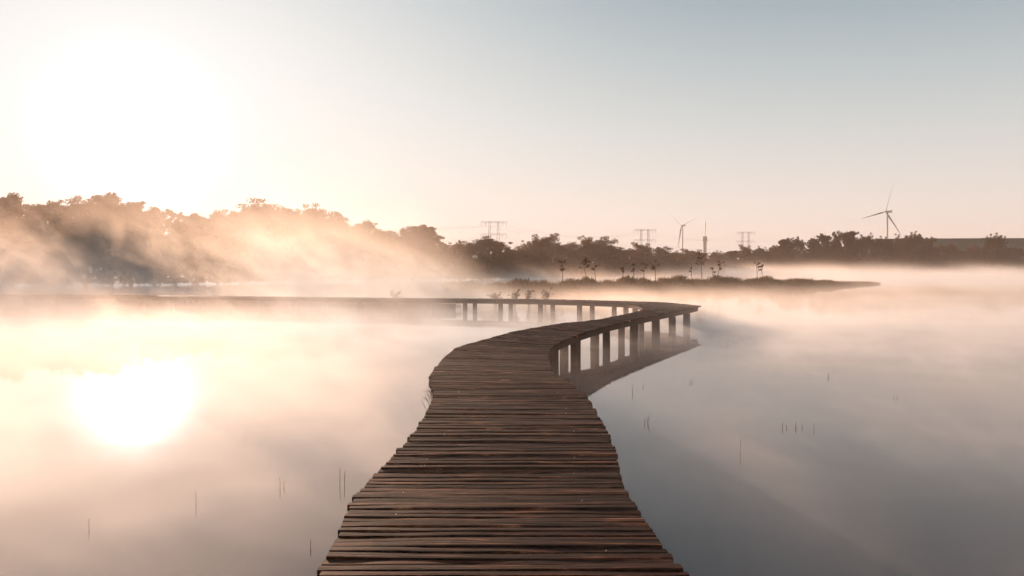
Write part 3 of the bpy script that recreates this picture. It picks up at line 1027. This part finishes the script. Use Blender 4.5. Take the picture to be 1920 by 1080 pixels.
# ------------------------------------------------------------------ turbines, pylons, tower
def turbine(px, hub_y, D, Rb, yaw, theta, label):
    hub = at(px, hub_y, D)
    root = empty('wind_turbine', (hub.x, hub.y, 0))
    H = hub.z
    mb = MB()
    mb.tube([(0, 0, -.5), (0, 0, H * .5), (0, 0, H - 1.8)], [2.3, 1.8, 1.25], 20)
    mb.build('tower', M['turbine'], root, smooth=True)
    ax = Vector((math.cos(yaw), math.sin(yaw), 0))          # from nacelle to rotor
    side = Vector((-ax.y, ax.x, 0))
    nb = MB()
    a, b = ax * 3.2, -ax * 10.5
    vs = []
    for q, w, h0, h1 in ((a, 1.5, -1.6, 1.7), (ax * 1.0, 2.0, -1.9, 2.1), (-ax * 8.0, 1.9, -1.6, 2.1), (b, 1.5, -.9, 2.0)):
        for sx, zz in ((-1, h0), (1, h0), (1, h1), (-1, h1)):
            vs.append(Vector((0, 0, H)) + q + side * (sx * w) + Vector((0, 0, zz)))
    fs = [(3, 2, 1, 0), (12, 13, 14, 15)]
    for i in range(3):
        for c in range(4):
            fs.append((i * 4 + c, i * 4 + (c + 1) % 4, i * 4 + 4 + (c + 1) % 4, i * 4 + 4 + c))
    nb.add(vs, fs)
    nb.box(tuple(Vector((0, 0, H + 3.0)) - ax * 9.6), (1.2, 1.2, 2.2), yaw)
    nb.build('nacelle', M['turbine'], root)
    hb = MB()
    c0 = Vector((0, 0, H)) + ax * 4.6
    hb.tube([c0 - ax * 1.6, c0, c0 + ax * 1.4, c0 + ax * 2.2], [1.7, 1.8, 1.2, .3], 14)
    hb.build('hub', M['turbine'], root, smooth=True)
    for k in range(3):
        th = theta + k * 2 * math.pi / 3
        d = Vector((0, 0, 1)) * math.cos(th) + side * math.sin(th)
        t = d.cross(ax)
        bl = MB(); vs = []
        prof = [(0, 1.0, 1.0), (.05, 1.1, .9), (.18, 2.2, .5), (.4, 1.6, .34), (.7, 1.0, .22), (.93, .6, .12), (1, .15, .05)]
        for u, ch, tk in prof:
            q = c0 + d * (u * Rb) + ax * (2.2 * u * u)
            for i_, j_ in ((-.45, 0), (0, 1), (.55, 0), (0, -1)):
                vs.append(q + t * (i_ * ch * 1.1) + ax * (j_ * tk) + ax * (i_ * ch * 1.6))
        fs = [(3, 2, 1, 0), tuple(4 * (len(prof) - 1) + c for c in range(4))]
        for i in range(len(prof) - 1):
            for c in range(4):
                fs.append((i * 4 + c, i * 4 + (c + 1) % 4, i * 4 + 4 + (c + 1) % 4, i * 4 + 4 + c))
        bl.add(vs, fs)
        bl.build('blade', M['turbine'], root, smooth=True)
    return tag(root, label, 'wind turbine', 'wind turbines on the horizon')


# rotor plane nearly edge-on: side vector seen foreshortened
turbine(1664, 397, 1500, 58, R(180 + 22), R(20), 'large dark wind turbine on the right behind the wood')
turbine(1280, 423, 2050, 58, R(180 + 40), R(-50), 'smaller pale wind turbine left of the telecom tower')


def pylon(px, top_y, D, label, wpx):
    p = at(px, top_y, D)
    H = p.z
    W = wpx / F * D
    root = empty('pylon', (p.x, D, 0))
    leg_dx = W * .16
    for s in (-1, 1):
        mb = MB()
        x = s * leg_dx
        n = 9
        for c in ((-1, -1), (1, -1), (1, 1), (-1, 1)):
            mb.bar((x + c[0] * 2.2, c[1] * 2.2, -.3), (x + c[0] * .8, c[1] * .8, H), .22)
        for i in range(n):
            z0, z1 = H * i / n, H * (i + 1) / n
            w0, w1 = 2.2 - 1.4 * i / n, 2.2 - 1.4 * (i + 1) / n
            sg = 1 if i % 2 else -1
            for yy in (-1, 1):
                mb.bar((x - sg * w0, yy * w0, z0), (x + sg * w1, yy * w1, z1), .12)
            mb.bar((x - w1, -w1, z1), (x + w1, -w1, z1), .12)
        mb.build('leg', M['steel'], root)
    for z, hw_ in ((H, W / 2), (H - 13.0, W / 2)):
        mb = MB()
        for yy in (-.9, .9):
            mb.bar((-hw_, yy * .3, z), (hw_, yy * .3, z), .22)
            mb.bar((-hw_ * .9, yy, z - 1.4), (hw_ * .9, yy, z - 1.4), .18)
        k = 14
        for i in range(k):
            a = -hw_ * .9 + hw_ * 1.8 * i / k
            b = -hw_ * .9 + hw_ * 1.8 * (i + 1) / k
            mb.bar((a, 0, z - (1.4 if i % 2 else 0)), (b, 0, z - (0 if i % 2 else 1.4)), .11)
        mb.build('crossarm', M['steel'], root)
        for fx in (-.96, -.62, .62, .96):
            mi = MB()
            mi.tube([(fx * hw_, 0, z - 1.2), (fx * hw_, 0, z - 4.2)], .22, 6)
            mi.build('insulator', M['concrete'], root)
    tag(root, label, 'pylon', 'power pylons on the horizon')
    return root.location.copy(), H, W


PY = [pylon(926, 415.5, 860, 'nearest double-legged power pylon, above the flat-topped dome tree', 50),
      pylon(1209, 430, 1030, 'second double-legged power pylon, left of the thin wind turbine', 42),
      pylon(1398, 435, 1200, 'third double-legged power pylon, between the telecom tower and the right wood', 36),
      pylon(1536, 443, 1500, 'faint farthest power pylon, peeping over the dark right wood', 24)]


def wires():
    pts = [((-420, 700, 50), 50, 29)] + [((l.x, l.y, 0), H, W) for l, H, W in PY]
    for i in range(len(pts) - 1):
        (a, ha, wa), (b, hb, wb) = pts[i], pts[i + 1]
        if i == 0: ha = 52
        mb = MB()
        for lev in (4.4, 17.4):
            for fx in (-.96, -.62, .62, .96):
                pa = Vector((a[0] + fx * wa / 2, a[1], ha - lev)); pb = Vector((b[0] + fx * wb / 2, b[1], hb - lev))
                line = []
                for k in range(13):
                    u = k / 12
                    q = pa.lerp(pb, u); q.z -= 4 * u * (1 - u) * 9
                    line.append(q)
                mb.tube(line, .032, 4)
        o = mb.build('power_line', M['wire'])
        tag(o, ('power cables sagging from the nearest pylon out to the left', 'power cables between the nearest and the second pylon',
                'power cables between the second and the third pylon', 'power cables between the third and the farthest pylon')[i], 'power line', 'power lines on the horizon')


wires()


def telecom():
    p = at(1322, 408, 2000)
    root = empty('telecom_tower', (p.x, 2000, 0))
    H = p.z
    zt = at(1322, 444, 2000).z
    mb = MB(); mb.tube([(0, 0, -1), (0, 0, zt - 12), (0, 0, zt - 11.9), (0, 0, zt)], [4.2, 4.0, 5.0, 5.0], 20)
    mb.build('shaft', M['concrete'], root)
    for z, r_ in ((zt - 18, 5.6), (zt - 11, 6.4), (zt - 5, 6.2), (zt + .2, 5.8)):
        m2 = MB(); m2.tube([(0, 0, z), (0, 0, z + .9)], [r_, r_], 20); m2.build('platform', M['concrete'], root)
    for k in range(6):
        a = k * 1.05
        m2 = MB(); m2.tube([(5.8 * math.cos(a), 5.8 * math.sin(a), zt - 8.6), (7.0 * math.cos(a), 7.0 * math.sin(a), zt - 8.6)], [1.4, 1.3], 10); m2.build('dish', M['steel'], root)
    m3 = MB()
    m3.tube([(0, 0, zt), (0, 0, zt + (H - zt) * .45), (0, 0, zt + (H - zt) * .46), (0, 0, zt + (H - zt) * .8), (0, 0, zt + (H - zt) * .81), (0, 0, H)], [1.0, .9, 1.5, 1.4, .6, .35], 8)
    m3.build('antenna', M['steel'], root)
    tag(root, 'tall telecom tower with a thick shaft and a thin antenna mast', 'telecom tower')


telecom()

# ------------------------------------------------------------------ sprigs in the water
def sprig(px, base, top, lean, n, label, seed, name='water_reed'):
    rnd = random.Random(seed)
    b = G(px, base)
    h = at(px, top, b.y).z
    mb = MB()
    for k in range(n):
        ox, oy = rnd.uniform(-.02, .02) * n, rnd.uniform(-.03, .03)
        hh = h * (1 if k == 0 else rnd.uniform(.45, .9))
        lx = lean / F * b.y * (1 if k == 0 else rnd.uniform(-1, 1))
        mb.tube([(ox, oy, -.35), (ox + lx * .25, oy, hh * .4), (ox + lx * .6, oy, hh * .75), (ox + lx, oy, hh)],
                [.0055, .005, .0038, .002], 5)
    o = mb.build(name, M['straw'], None, True, (b.x, b.y, 0))
    return tag(o, label, 'reed', 'lone reeds standing in the water')


SPR = [
 (642, 910, 877, 1, 2, 'tall dark reed nearest the left side of the boardwalk'),
 (525, 914, 893, -1, 2, 'pair of thin reeds left of the tall dark reed by the boardwalk'),
 (369, 945, 920, 1, 1, 'single pale reed in the sun glow on the left water'),
 (163, 992, 972, 0, 1, 'faint short reed farthest left in the water'),
 (577, 1030, 1013, 0, 1, 'short reed at the bottom, close to the left side of the boardwalk'),
 (1210, 794, 776, 3, 3, 'dark forked reed right of the boardwalk, nearest its right edge'),
 (1387, 849, 824, 2, 1, 'lone curved reed standing in the middle of the right water'),
 (1470, 803, 793, 0, 2, 'short reddish reed, left of the row of three on the right water'),
 (1498, 803, 790, 1, 3, 'short reddish tuft, middle of the row of three on the right water'),
 (1527, 804, 793, 0, 1, 'short faint reed, right of the row of three on the right water'),
 (1550, 708, 699, 0, 2, 'small reed far out on the right water above the row of three'),
 (1292, 718, 711, 0, 1, 'small far reed, left one of a pair below the boardwalk tip'),
 (1298, 718, 711, 0, 1, 'small far reed, right one of a pair below the boardwalk tip'),
 (1208, 726, 719, 0, 1, 'small far reed just below the boardwalk reflection'),
 (1187, 736, 722, -1, 1, 'thin straight reed nearest below the dark boardwalk reflection'),
 (1678, 746, 739, 0, 2, 'small brownish reed far out towards the right edge'),
 (1363, 648, 643, 0, 2, 'tiny reed right of the boardwalk tip'),
]
for i, (px, b_, t_, ln, n, lab) in enumerate(SPR):
    sprig(px, b_, t_, ln, n, lab, 100 + i)


def tuft():
    rnd = random.Random(5)
    b = G(811, 741, ZD - .1)
    mb = MB()
    for k in range(46):
        x, y = rnd.uniform(0, .14), rnd.uniform(-.5, .5)
        h = rnd.uniform(.03, .11)
        mb.tube([(x, y, -.15), (x - rnd.uniform(0, .1), y, h * .4), (x - rnd.uniform(.02, .16), y + rnd.uniform(-.05, .05), h)], [.004, .003, .001], 4)
    o = mb.build('grass_tuft', M['straw'], None, False, (b.x, b.y, ZD - .12))
    tag(o, 'pale dry grass tuft growing out of the left edge of the boardwalk', 'grass tuft')


tuft()

# ------------------------------------------------------------------ air
def volume_box(name, lo, hi, m, label=None):
    mb = MB()
    c = [(lo[i] + hi[i]) / 2 for i in range(3)]
    s = [hi[i] - lo[i] for i in range(3)]
    mb.box(c, s)
    o = mb.build(name, m)
    return tag(o, label, None, None, 'stuff')


def haze():
    m, t = mat('haze_air')
    p = t.n('ShaderNodeVolumePrincipled', ins={'Color': (1.0, 0.88, 0.80, 1), 'Density': 0.00016, 'Anisotropy': 0.1})
    t.n('ShaderNodeOutputMaterial', ins={'Volume': p.outputs[0]})
    volume_box('haze', (-3500, -420, -3), (3500, 4200, 190), m)


def mist_material(name, dens, top, tall, seed, patch=(0.38, 0.62), scale=1.0, rate=1.0, aniso=0.52, sheet=0.8, near=False, back=False, col=(1.0, 0.87, 0.765, 1)):
    """mist: a thin sheet lying on the water plus billows that rise from it"""
    m, t = mat(name)
    g = t.n('ShaderNodeNewGeometry')
    pos = g.outputs['Position']
    sx = t.n('ShaderNodeSeparateXYZ', ins={0: pos})
    z = sx.outputs[2]
    # wind shears the billows to the left as they rise
    cx = t.math('ADD', sx.outputs[0], t.math('MULTIPLY', z, 0.8))
    cb = t.n('ShaderNodeCombineXYZ', ins={0: cx, 1: t.math('ADD', sx.outputs[1], seed * 31.7), 2: t.math('MULTIPLY', z, 1.1)})
    big = t.noise(cb.outputs[0], 0.035 * scale, 1, 0.5)
    small = t.noise(cb.outputs[0], 0.16 * scale, 3, 0.6, 0.6)
    plume = t.math('MULTIPLY', t.maprange(t.math('DIVIDE', sx.outputs[0], sx.outputs[1]), 0.04, -0.24, 0, 1, True), t.maprange(sx.outputs[1], 34, 53, 0, 1, True))
    reach = t.math('ADD', t.math('MULTIPLY', plume, tall - top), top)
    side = t.maprange(sx.outputs[0], -0.7, -4.0, 0.0, 1.0, True)
    if near:
        reach = t.math('MULTIPLY', reach, t.math('ADD', t.math('MULTIPLY', side, 1.3), 1.0))
    if back:
        plume = t.math('MULTIPLY', plume, t.maprange(sx.outputs[1], 112, 92, 0, 1, True))
        reach = t.math('ADD', t.math('MULTIPLY', plume, tall - top), top)
        reach = t.math('MULTIPLY', reach, t.math('ADD', t.maprange(sx.outputs[1], 98, 122, .5, 1.5, True), t.math('MULTIPLY', plume, .5)))
    hgt = t.math('MULTIPLY', reach, t.maprange(big, 0.35, 0.68, .28, 1.0))           # how high the mist reaches here
    rel = t.math('DIVIDE', z, hgt)
    fall = t.math('EXPONENT', t.math('MULTIPLY', t.math('MULTIPLY', rel, rel), -1.6))
    thr = t.math('ADD', small, t.math('MULTIPLY', t.math('SUBTRACT', big, .5), .7))
    bill = t.maprange(thr, patch[0], patch[1], 0.0, 1.0, True)
    sh = t.math('MULTIPLY', t.math('EXPONENT', t.math('MULTIPLY', z, -2.6)), t.math('MULTIPLY', t.maprange(small, .3, .65, .3, 1.4), sheet))
    dn = t.math('ADD', t.math('MULTIPLY', fall, bill), sh)
    dn = t.math('MULTIPLY', dn, dens)
    if near:
        dn = t.math('MULTIPLY', dn, t.math('ADD', t.math('ADD', t.math('MULTIPLY', t.maprange(sx.outputs[1], 15, 32, 0.03, 1.7, True), t.math('SUBTRACT', 1.0, t.math('MULTIPLY', side, .35))), t.maprange(sx.outputs[1], 11, 16, 0.8, 0, True)), t.math('ADD', t.math('MULTIPLY', side, t.maprange(sx.outputs[1], 6, 11, 2.4, 0.4, True)), t.math('MULTIPLY', t.maprange(sx.outputs[0], 4.5, 12, 0, 1, True), 1.9))))
    if back:
        veil_ = t.math('MULTIPLY', t.math('EXPONENT', t.math('MULTIPLY', z, -.11)), t.maprange(small, .3, .7, .0005, .0018))
        dn = t.math('ADD', dn, veil_)
        dn = t.math('MULTIPLY', dn, t.math('ADD', t.maprange(sx.outputs[1], 95, 120, .45, 1.0, True), t.math('MULTIPLY', plume, .6)))
    p = t.n('ShaderNodeVolumeScatter', ins={'Color': col, 'Density': dn, 'Anisotropy': aniso})
    t.n('ShaderNodeOutputMaterial', ins={'Volume': p.outputs[0]})
    m.cycles.volume_step_rate = rate
    return m


haze()
import os
if not os.environ.get('NOMIST'):
    volume_box('mist', (-26, 3.0, 0.02), (30, 34, 3.6), mist_material('mist_near', 0.09, 0.8, 0.8, 1, (.42, .66), 2.4, 0.25, near=True, sheet=1.1, aniso=0.5, col=(1.0, 0.91, 0.87, 1)), 'thin wisps of mist drifting low over the near water')
    volume_box('mist', (-62, 34.1, 0.02), (62, 64, 12), mist_material('mist_billows', 0.066, 1.1, 9.5, 8, (.44, .60), 3.0, 0.2, sheet=1.2, aniso=0.47, col=(1.0, 0.84, 0.71, 1)), 'bright billows of mist rising over the far left boardwalk')
    volume_box('mist', (-140, 64.2, 0.02), (140, 200, 14), mist_material('mist_left', 0.045, 1.8, 8.5, 2, (.42, .60), 1.3, 0.2, back=True, aniso=0.4, col=(1.0, 0.83, 0.69, 1)), 'thick billows of mist rising before the left wood')
    volume_box('mist', (-60, 200.2, 0.02), (520, 380, 8), mist_material('mist_far', 0.06, 4.0, 4.0, 3, (.3, .6), .8, 0.2), 'white band of mist lying on the far water')
